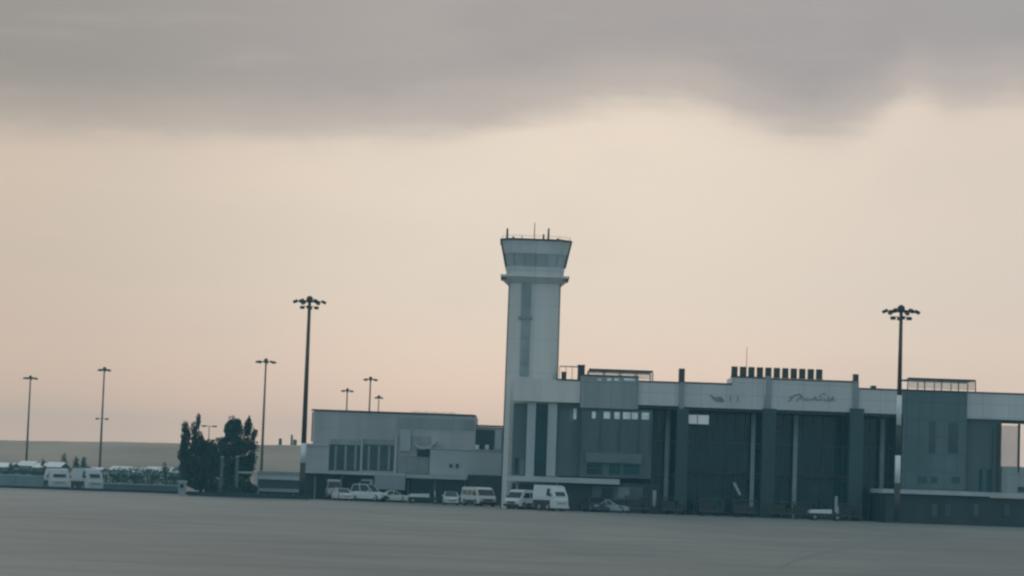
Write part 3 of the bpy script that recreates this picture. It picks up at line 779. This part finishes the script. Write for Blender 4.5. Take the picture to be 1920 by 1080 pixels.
# two pale posts by the trees
for px, y0, y1, lab in ((443.5, 855, 905, 'pale square post in front of the right big tree'), (415.5, 856, 890, 'short pale post in the gap between the two big trees')):
    X0, X1, Z0, Z1 = rect(px-2.6, px+2.6, y0, y1+30, 252)
    t = thing('gate_post', lab, 'post', ((X0+X1)/2, 252, 0)); w2 = (X1-X0)/2
    MB().box(-w2, w2, -w2, w2, 0, Z1-.08).build('shaft', mat('post_concrete',(.12,.15,.155),.8,.15,1), t); MB().box(-w2-.04, w2+.04, -w2-.04, w2+.04, Z1-.08, Z1).build('cap', SLAB, t)
X0, X1, Z0, Z1 = rect(447, 480, 884, 888, 253)
t = thing('boom_barrier', 'thin pale bar reaching right from the post at the right big tree', 'barrier', (X0, 252.2, 0))
MB().box(.1, X1-X0, -.06, .06, Z0, Z1).build('bar', POST, t); MB().box(X1-X0-.05, X1-X0+.05, -.05, .05, 0, Z0).build('rest', POST, t); MB().box(-.1,.1,-.1,.1,0,Z1+.02).build('pivot', POST, t)

# ------------------------------------------------------------------ sheds and walls in the left distance
def shed(x0, x1, y0, D, lab, m=SHEDW, mr_=SHEDR, dep=9):
    X0, X1, _, Z1 = rect(x0, x1, y0, y0+10, D)
    t = thing('shed', lab, 'shed', ((X0+X1)/2, D, 0)); w2 = (X1-X0)/2
    MB().box(-w2, w2, 0, dep, 0, Z1*.72).build('wall', m, t)
    b = MB(); e = w2+.2
    b.loft([[(-e,-.3,Z1*.72),(e,-.3,Z1*.72),(e,-.3,Z1*.72+.08),(-e,-.3,Z1*.72+.08)], [(-e,dep/2,Z1-.08),(e,dep/2,Z1-.08),(e,dep/2,Z1),(-e,dep/2,Z1)], [(-e,dep+.3,Z1*.72),(e,dep+.3,Z1*.72),(e,dep+.3,Z1*.72+.08),(-e,dep+.3,Z1*.72+.08)]])
    b.build('roof', mr_, t)
    MB().box(-w2*.2, w2*.2, -.04, -.004, .05, Z1*.55).build('door', DARKW, t)
    for s in (-.6, .6): MB().box(w2*s-.5, w2*s+.5, -.04, -.004, Z1*.3, Z1*.52).build('window', GLASS, t)
shed(-30, 18, 867, 410, 'pale roofed shed at the far left edge'); shed(32, 60, 852+12, 430, 'pale roofed shed at the foot of the leftmost mast')
shed(62, 80, 868, 400, 'narrow pale shed left of the three small trees'); shed(84, 112, 866, 400, 'wide pale shed directly behind the left parked van')
shed(164, 186, 876, 420, 'small grey shed to the left of the crossarm mast'); shed(205, 240, 874, 440, 'pale low shed right of the crossarm mast')
shed(243, 268, 877, 400, 'pale low shed above the middle of the hedge'); shed(272, 300, 875, 430, 'pale low shed above the right part of the hedge')
shed(316, 338, 877, 400, 'pale low shed just left of the big trees')
# boundary walls along the back of the apron
def lowwall(x0, x1, y0, D, lab, m, name='boundary_wall'):
    X0, X1, _, Z1 = rect(x0, x1, y0, y0+8, D)
    t = thing(name, lab, 'wall', ((X0+X1)/2, D, 0)); w2 = (X1-X0)/2
    MB().box(-w2, w2, 0, .25, 0, Z1-.08).build('wall', m, t); MB().box(-w2-.02, w2+.02, -.05, .3, Z1-.08, Z1).build('coping', SLAB, t)
    n = max(2, int(w2*2/3))
    for i in range(n+1):
        x = -w2 + 2*w2*i/n; MB().box(x-.14, x+.14, -.09, -.002, 0, Z1-.09).build('pier', m, t)
BLUEW = mat('blue_grey_wall', (.22, .27, .29), .8, .2, .5, streak=True)
lowwall(-200, 82, 887, 275, 'pale blue-grey wall left of the parked vans', BLUEW)
lowwall(196, 345, 908, 262, 'low blue-grey wall in front of the dark hedge', mat('low_wall', (.11,.145,.155), .8, .2, .5))
for x0, x1, D, h_ in ((-260, 352, 260.5, .26), (352, 578, 247.6, .42)):
    tag(MB().box(gx(x0,D), gx(x1,D), D, D+.5, 0, h_).build('kerb', mat('dark_kerb', (.03,.045,.05), .8, .3, .6)), kind='structure')
# grey yard wall behind the parked bus
lowwall(484, 572, 884, 300, 'low grey yard wall behind the luggage trailer right of the big trees', GREYW)
# little structures on the far ridge
for px, y0, wd, lab in ((525.5, 822, 6, 'squat dark tank on the ridge line right of the trees'), (547, 815, 4, 'thin dark chimney on the ridge line right of the trees'), (553, 824, 7, 'low dark tank beside the ridge chimney')):
    D = 715; X0, X1, Z0, Z1 = rect(px-wd/2, px+wd/2, y0, 836, D)
    t = thing('water_tank' if wd > 4 else 'chimney', lab, 'tank' if wd > 4 else 'chimney', ((X0+X1)/2, D, Z0)); r = (X1-X0)/2
    MB().lathe((0,0,0), [(r,-2),(r,Z1-Z0-r*.3),(r*.5,Z1-Z0)], 12).build('drum' if wd > 4 else 'stack', DARKM, t); MB().lathe((0,0,0), [(r*1.05, .6),(r*1.05,.9)], 12).build('band', GALV, t)

# ------------------------------------------------------------------ vehicles (front points to local -Y; width along X)
def wheel(x, y, r, w_, parent):
    t = MB().tube((x-w_/2,y,r),(x+w_/2,y,r),r,r,16).build('wheel', TYRE, parent)
    s = 1 if x > 0 else -1
    MB().tube((x+s*(w_/2+.002),y,r),(x+s*(w_/2+.02),y,r),r*.6,r*.5,12).build('rim', RIM, t)
def loftbody(sec):
    """sec: list of (y, z0, z1, halfwidth bottom, halfwidth top)"""
    return [[(-wb, y, z0), (wb, y, z0), (wb*1.0, y, z0+(z1-z0)*.5), (wt, y, z1), (-wt, y, z1), (-wb, y, z0+(z1-z0)*.5)] for y, z0, z1, wb, wt in sec]
def panel(b, p, push=.012):
    """thin glass panel from four corners, given thickness along its normal"""
    p = [Vector(q) for q in p]; n = (p[1]-p[0]).cross(p[3]-p[0]).normalized()*push
    b.loft([[tuple(q) for q in p], [tuple(q+n) for q in p]])
def car(lab, X, D, rz, Ln=4.3, W=1.72, Ht=1.45, paint=PAINTW, suv=False, name='parked_car', wagon=False):
    t = thing(name, lab, 'car', (X, D, 0), rz, 'cars and vans parked along the apron edge')
    h = W/2; bz = Ht*(.62 if not suv else .58); g = .2 if not suv else .28
    L2 = Ln/2
    MB().loft(loftbody([(-L2, g+.12, bz*.72, h*.80, h*.74), (-L2+.25, g, bz*.86, h*.96, h*.88), (-L2+1.15, g, bz, h, h*.93), (L2-.9, g, bz*1.02, h, h*.93), (L2-.2, g, bz*.98, h*.96, h*.88), (L2, g+.15, bz*.85, h*.85, h*.8)])).build('body', paint, t, bevel=.03)
    y0 = -L2+1.15; rb = L2-.85 if not (suv or wagon) else L2-.15
    ra, rc = y0+.75, (rb-.65 if not (suv or wagon) else rb-.25)
    wt = h*.76
    MB().loft(loftbody([(ra, Ht-.05, Ht, wt, wt*.96), ((ra+rc)/2, Ht-.05, Ht+.015, wt, wt*.96), (rc, Ht-.05, Ht, wt, wt*.96)])).build('roof', paint, t)
    MB().loft([[(-h*.92,y0,bz-.04),(h*.92,y0,bz-.04),(h*.92,rb,bz-.04),(-h*.92,rb,bz-.04)], [(-wt,ra,Ht-.06),(wt,ra,Ht-.06),(wt,rc,Ht-.06),(-wt,rc,Ht-.06)]]).build('glasshouse', CARGLASS, t)
    pm = MB()
    for s in (-1,1):
        for (ya, yb) in ((y0,ra),(rb,rc),((y0+rb)/2+.1,(ra+rc)/2+.1)):
            pm.tube((s*(h*.93),ya,bz-.05),(s*(wt+.01),yb,Ht-.04),.045,.04,6)
    pm.build('pillars', paint, t)
    for s in (-1,1):
        for y in (-L2+.78, L2-.82): wheel(s*(h-.12), y, .31 if not suv else .36, .2, t)
        MB().box(s*h*.62-.18, s*h*.62+.18, -L2-.0, -L2+.1, bz*.62, bz*.62+.14).build('headlight', LAMP, t)
        MB().box(s*h*.68-.14, s*h*.68+.14, L2-.05, L2+.03, bz*.62, bz*.62+.16).build('tail_light', REDL, t)
        MB().box(s*(h+.08)-.09, s*(h+.08)+.09, y0+.3, y0+.42, bz, bz+.15).build('mirror', paint, t)
    MB().box(-h*.4, h*.4, -L2-.02, -L2+.1, bz*.45, bz*.62).build('grille', DARKM, t)
    MB().box(-h*.86, h*.86, -L2-.05, -L2+.2, g+.02, g+.2).build('bumper', DARKM if suv else paint, t)
    return t
def van(lab, X, D, rz, Ln=4.9, W=1.9, Ht=2.2, paint=PAINTW, windows=True, name='parked_van', cat='van', side_dark=True, nose=.55, boxy=False):
    t = thing(name, lab, cat, (X, D, 0), rz, 'cars and vans parked along the apron edge')
    h, L2, g = W/2, Ln/2, .3
    mid = Ht*.52
    MB().loft(loftbody([(-L2, g, mid*.80, h*.86, h*.80), (-L2+.12, g-.03, mid*.98, h*.98, h*.92), (-L2+nose*.6, g-.03, mid*1.06, h, h*.93), (-L2+nose+.35, g-.03, Ht-.12, h, h*.84), (-L2+nose+.75, g-.03, Ht, h, h*.86), (L2-.15, g-.03, Ht, h, h*.86), (L2, g, Ht-.1, h*.97, h*.84)])).build('body', paint, t, bevel=.025)
    y_a, y_b = -L2+nose*.6, -L2+nose+.35; z_a, z_b = mid*1.06, Ht-.12
    def fy(z): return y_a + (y_b-y_a)*(z-z_a)/(z_b-z_a)
    zlo, zhi = (mid*1.12, Ht-.58) if boxy else (mid*1.1, Ht-.24)
    wlo, whi = (h*.62, h*.60) if boxy else (h*.86, h*.78)
    ws = MB(); panel(ws, [(-wlo, fy(zlo)-.012, zlo), (wlo, fy(zlo)-.012, zlo), (whi, fy(zhi)-.012, zhi), (-whi, fy(zhi)-.012, zhi)], .02)
    ws.build('windshield', CARGLASS, t)
    zt, zb_ = Ht-.30, mid*1.12
    def wx(z): return h + (h*.86-h)*max(0, (z-(g+(Ht-g)*.5)))/((Ht-g)*.5) + .012
    for s in (-1, 1):
        ys = [(-L2+nose+.45, -L2+nose+(.85 if boxy else 1.25))] + ([(-L2+nose+1.4, -L2+nose+2.4), (-L2+nose+2.55, L2-.35)] if windows else [])
        for ya, yb in ys:
            sb = MB(); panel(sb, [(s*wx(zb_), ya, zb_), (s*wx(zb_), yb, zb_), (s*wx(zt), yb, zt), (s*wx(zt), ya, zt)], .012*s)
            sb.build('side_window', CARGLASS, t)
        for y in (-L2+.85, L2-.95): wheel(s*(h-.10), y, .34, .24, t)
        MB().box(s*h*.68-.16, s*h*.68+.16, -L2-.03, -L2+.08, mid*.62, mid*.62+.18).build('headlight', LAMP, t)
        MB().box(s*h*.80-.07, s*h*.80+.07, L2-.03, L2+.03, .9, 1.3).build('tail_light', REDL, t)
        MB().box(s*(h+.12)-.1, s*(h+.12)+.1, -L2+nose+.2, -L2+nose+.3, mid*1.1, mid*1.1+.25).build('mirror', DARKM, t)
        if boxy: MB().box(s*(h+.008)-.012, s*(h+.008)+.012, -L2+.55, L2-.1, g-.12, mid*.80).build('skirt_shade_panel', DARKM, t)  # tall dark panel paints shaded underside and wheels onto the boxy side
        elif side_dark: MB().box(s*(h+.008)-.012, s*(h+.008)+.012, -L2+1.25, L2-1.35, g-.02, g+.30).build('skirt_shade_panel', DARKM, t)
    MB().box(-h*.5, h*.5, -L2-.03, -L2+.05, mid*.55, mid*(.60 if boxy else .75)).build('grille', DARKM, t)
    MB().box(-h*.92, h*.92, -L2-.08, -L2+.15, g-.05, g+.17).build('bumper', paint if boxy else DARKM, t)
    MB().box(-h*.85, h*.85, -L2+.3, L2-.1, g-.16, g-.035).build('chassis', DARKM, t)
    return t
def V(px, D): return gx(px, D)
# left pair
van('left one of the two white vans parked together at far left', V(106,270), 270, R(22), 3.1, 2.3, 2.2, paint=PAINTM, nose=.2, boxy=True, windows=False)
van('right one of the two white vans parked together at far left', V(163,264), 264, R(42), 3.3, 2.1, 2.35, paint=PAINTM, nose=.2, boxy=True, windows=False)
# group in front of the low building
van('grey-white van alone at the left end, before the low grey building', V(624,258.5), 258.5, R(8), 4.2, 1.55, 2.1, paint=PAINTG, name='parked_van')
car('small white hatchback facing the apron beside the lone van', V(642,252), 252, R(20), 3.6, 1.5, 1.25, wagon=True)
car('white off-road car parked in front of the grey box truck', V(692,251), 251, R(62), 3.9, 1.7, 1.72, suv=True)
car('low white saloon tail showing right of the off-road car', V(731,253.5), 253.5, R(-80), 4.0, 1.65, 1.2)
# box truck
t = thing('box_truck', 'grey box truck with a plain cargo body parked behind the white off-road car', 'truck', (V(712,257.3), 257.3, 0), 0, 'cars and vans parked along the apron edge')
MB().box(-.55, 2.6, -.95, .95, 1.25, 2.75).build('cargo_box', PAINTG, t, bevel=.03)
b = MB(); b.loft([[(-2.5,s,.5),(-.75,s,.5),(-.75,s,2.25),(-1.9,s,2.25),(-2.45,s,1.35)] for s in (-.9,.9)]); b.build('cab', PAINTG, t)
b = MB(); panel(b, [(-2.46,-.8,1.42),(-2.46,.8,1.42),(-1.98,.75,2.15),(-1.98,-.75,2.15)], -.02); b.build('windshield', CARGLASS, t)
MB().box(-2.05,-1.1,-.925,-.902,1.45,2.05).build('side_window', CARGLASS, t)
MB().box(-2.2,2.55,-.6,.6,.62,.95).build('chassis', DARKM, t)
for x in (-1.8, 1.5):
    for s in (-1,1):
        wl = MB().tube((x,s*.78-.13,.42),(x,s*.78+.13,.42),.42,.42,16).build('wheel', TYRE, t); MB().tube((x,s*.92,.42),(x,s*.935,.42),.22,.2,12).build('rim', RIM, wl)
MB().box(-2.56,-2.4,-.88,.88,.5,.72).build('bumper', DARKM, t)
for s in (-.6,.6): MB().box(-2.52,-2.44,s-.15,s+.15,.85,1.0).build('headlight', LAMP, t)
# tow tractor
def tractor(lab, X, D, rz, Ln=2.9, name='tow_tractor'):
    t = thing(name, lab, 'tow tractor', (X, D, 0), rz)
    L2 = Ln/2
    MB().box(-L2, L2, -.65, .65, .28, .62).build('chassis', DARKM, t, bevel=.03)
    MB().loft([[(-L2,-.62,.63),(.5,-.62,.63),(.5,.62,.63),(-L2,.62,.63)],[(-L2+.15,-.55,.93),(.5,-.58,1.0),(.5,.58,1.0),(-L2+.15,.55,.93)]]).build('hood', PAINTW, t, bevel=.02)
    MB().box(.62,1.0,-.4,.4,.63,.85).build('seat', DARKM, t); MB().box(1.02,1.12,-.4,.4,.63,1.3).build('backrest', PAINTW, t)
    MB().tube((.52,0,.95),(.66,0,1.22),.025,.025,6).build('steering_column', DARKM, t); MB().tube((.64,0,1.2),(.67,0,1.25),.17,.17,12).build('steering_wheel', DARKM, t)
    for x in (-L2+.45, L2-.5):
        for s in (-1,1):
            wl = MB().tube((x,s*.6-.1,.28),(x,s*.6+.1,.28),.28,.28,14).build('wheel', TYRE, t); MB().tube((x,s*.71,.28),(x,s*.72,.28),.15,.13,10).build('rim', RIM, wl)
    for s in (-.4,.4): MB().box(-L2-.03,-L2+.03,s-.1,s+.1,.65,.8).build('headlight', LAMP, t)
    return t
tractor('low white tow tractor right of the grey box truck', V(795,250), 250, R(4), 3.2)
car('small white car facing the apron between the tow tractor and the wide minibus', V(845,246), 246, R(6), 3.4, 1.5, 1.3)
van('wide white minibus with a long dark windshield, right of the small white car', V(897,243), 243, R(24), 4.6, 1.95, 1.85, name='parked_minibus', cat='minibus')
van('white minibus half hidden behind the nearest van, in front of the tower', V(978,232.0-3.0), 227.6, R(-34), 3.6, 1.75, 1.8, name='parked_minibus', cat='minibus')
van('nearest white van with its front turned to the right, in front of the tower base', V(1032,223), 223, R(42), 2.9, 1.9, 2.3, nose=.2, boxy=True, windows=False)
car('dark saloon parked under the ledge right of the nearest van', V(1116,227), 226.8, R(15), 4.2, 1.7, 1.35, paint=PAINTD)
car('grey saloon parked sideways under the ledge right of the dark saloon', V(1142,227), 226, R(84), 3.6, 1.6, 1.15, paint=PAINTG)
# cones of luggage carts right of the van
def cart(lab, X, D, rz):
    t = thing('baggage_cart', lab, 'baggage cart', (X, D, 0), rz, 'dark baggage carts along the terminal foot')
    MB().box(-1.1,1.1,-.65,.65,.38,.5).build('platform', PAINTD, t)
    fr = MB()
    for x in (-1.05,1.05):
        for y in (-.6,.6): fr.tube((x,y,.5),(x,y,1.5),.03,.03,6)
        fr.tube((x,-.6,1.5),(x,.6,1.5),.03,.03,6)
    for y in (-.6,.6): fr.tube((-1.05,y,1.5),(1.05,y,1.5),.03,.03,6)
    fr.build('frame', GALV, t)
    MB().box(-1.1,1.1,-.63,.63,1.53,1.57).build('canopy', PAINTD, t)
    MB().box(-.95,.3,-.5,.5,.505,1.3).build('luggage', DARKM, t, bevel=.05); MB().box(.36,.92,-.45,.4,.505,.95).build('luggage', DARKM, t, bevel=.05)
    for x in (-.75,.75):
        for y in (-.55,.55): MB().tube((x,y-.06,.19),(x,y+.06,.19),.19,.19,12).build('wheel', TYRE, t)
    MB().tube((1.1,0,.42),(1.8,0,.3),.03,.03,6).build('tow_bar', DARKM, t)
    return t
cart('dark loaded baggage cart just right of the two saloons', V(1195,226), 226, R(12))
cart('dark loaded baggage cart at the foot of the first pillar', V(1262,226), 226, R(-20))
cart('dark loaded baggage cart left of the middle pillar', V(1395,226), 226, R(5))
cart('dark loaded baggage cart right of the pale marker board', V(1590,225), 225, R(10))
cart('dark loaded baggage cart right of the middle pillar', V(1466,227), 227, R(-8))
cart('dark loaded baggage cart in the middle of the second glazed bay', V(1330,226.5), 226.5, R(8))
cart('dark loaded baggage cart just left of the low tow tractor', V(1508,226.5), 226.5, R(-5))
tractor('low white tow tractor at the foot of the third pillar', V(1547,222), 222, R(3), 3.0)
X = V(1567, 221.5); t = thing('marker_board', 'narrow pale upright board just right of the low white tow tractor', 'sign', (X, 221.5, 0))
MB().box(-.13,.13,-.03,.03,.75,2.2).build('panel', POST, t); MB().tube((0,.06,0),(0,.06,2.1),.04,.04,8).build('post', GALV, t); MB().box(-.25,.25,-.15,.2,0,.06).build('base', DARKM, t)
# boarding steps with a sloping pale side in bay two
t = thing('boarding_steps', 'dark wheeled steps with a pale sloping side, left of the middle pillar', 'mobile stairs', (V(1380,232), 232.4, 0))
st = MB()
for k in range(7): st.box(-1.1+.28*k, -1.1+.28*(k+1), -.5, .5, 1.55+.18*(6-k)-.05, 1.55+.18*(6-k))
st.build('treads', DARKM, t)
b = MB(); r_ = [(-.45,-.62,3.15),(-.15,-.62,3.15),(.45,-.62,2.0),(.2,-.62,2.0)]
b.loft([r_, [(x,y+.06,z) for x,y,z in r_]]); b.build('side_panel', SHEDR, t)
b = MB()
for x, z in ((-1.0,2.6),(.75,1.5)):
    for y in (-.5,.5): b.tube((x,y,.3),(x,y,z),.05,.05,6)
b.tube((-1.0,-.5,.35),(.8,-.5,.35),.05,.05,6); b.tube((-1.0,.5,.35),(.8,.5,.35),.05,.05,6); b.tube((-1.0,-.5,.4),(.75,-.5,1.5),.04,.04,6)
b.build('frame', DARKM, t)
for x in (-1.0,.8):
    for y in (-.5,.5): MB().tube((x,y-.06,.2),(x,y+.06,.2),.2,.2,12).build('wheel', TYRE, t)
# sign post
X = V(1226, 227); t = thing('sign_post', 'slim pale upright panel left of the first pillar, right of the ledge', 'sign', (X, 227, 0))
MB().box(-.16,.16,-.03,.03,.7,2.15).build('panel', POST, t); MB().tube((0,.06,0),(0,.06,2.0),.04,.04,8).build('post', GALV, t); MB().box(-.25,.25,-.15,.2,0,.06).build('base', DARKM, t)
# covered luggage trailer right of the trees
t = thing('luggage_trailer', 'long covered luggage trailer with pale roof and pale deck, right of the big trees', 'trailer', (V(524,256), 256, 0))
Lb = 2.2
MB().box(-Lb,Lb,-1.0,1.0,.62,.95).build('deck', PAINTG, t, bevel=.02)
MB().loft([[(-Lb-.1,-1.1,1.88),(Lb+.1,-1.1,1.88),(Lb+.1,1.1,1.88),(-Lb-.1,1.1,1.88)],[(-Lb,-1.0,2.25),(Lb,-1.0,2.25),(Lb,1.0,2.25),(-Lb,1.0,2.25)]]).build('roof', mat('trailer_roof', (.36,.38,.40), .6, .1, 1), t)
MB().box(-Lb+.1,Lb-.1,-.85,.85,.955,1.87).build('load_cover', PAINTD, t)
for x in (-Lb+.05,-.75,.75,Lb-.05):
    for y in (-.95,.95): MB().box(x-.03,x+.03,y-.03,y+.03,.955,1.875).build('post', DARKM, t)
MB().box(-Lb+.1,Lb-.1,-.8,.8,.38,.61).build('chassis', DARKM, t)
for x in (-1.5,1.5):
    for y in (-.85,.85):
        wl = MB().tube((x,y-.1,.3),(x,y+.1,.3),.3,.3,16).build('wheel', TYRE, t); MB().tube((x,y-.115,.3),(x,y-.102,.3),.15,.15,12).build('rim', RIM, wl)
MB().tube((Lb,0,.5),(Lb+.9,0,.35),.04,.04,6).build('tow_bar', DARKM, t)
# small pale kiosk beside the left tree
t = thing('kiosk', 'small pale hut at the left foot of the left big tree', 'hut', (V(341,250), 250, 0))
MB().box(-.35,.35,-.3,.3,0,1.35).build('wall', SHEDW, t); MB().box(-.45,.45,-.4,.4,1.35,1.45).build('roof', SHEDR, t); MB().box(-.18,.18,-.33,-.302,.7,1.1).build('window', GLASS, t)

# ------------------------------------------------------------------ haze
hz = bpy.data.materials.new('haze'); hz.use_nodes = True; t = hz.node_tree; t.nodes.clear()
pv = t.nodes.new('ShaderNodeVolumePrincipled'); pv.inputs['Color'].default_value = (.36, .88, 1.0, 1); pv.inputs['Density'].default_value = .00046
pv.inputs['Anisotropy'].default_value = 0
o_ = t.nodes.new('ShaderNodeOutputMaterial'); t.links.new(pv.outputs[0], o_.inputs['Volume'])
hb = MB().box(-900,900,-350,1500,-1.5,34).build('haze', hz); tag(hb, kind='stuff')
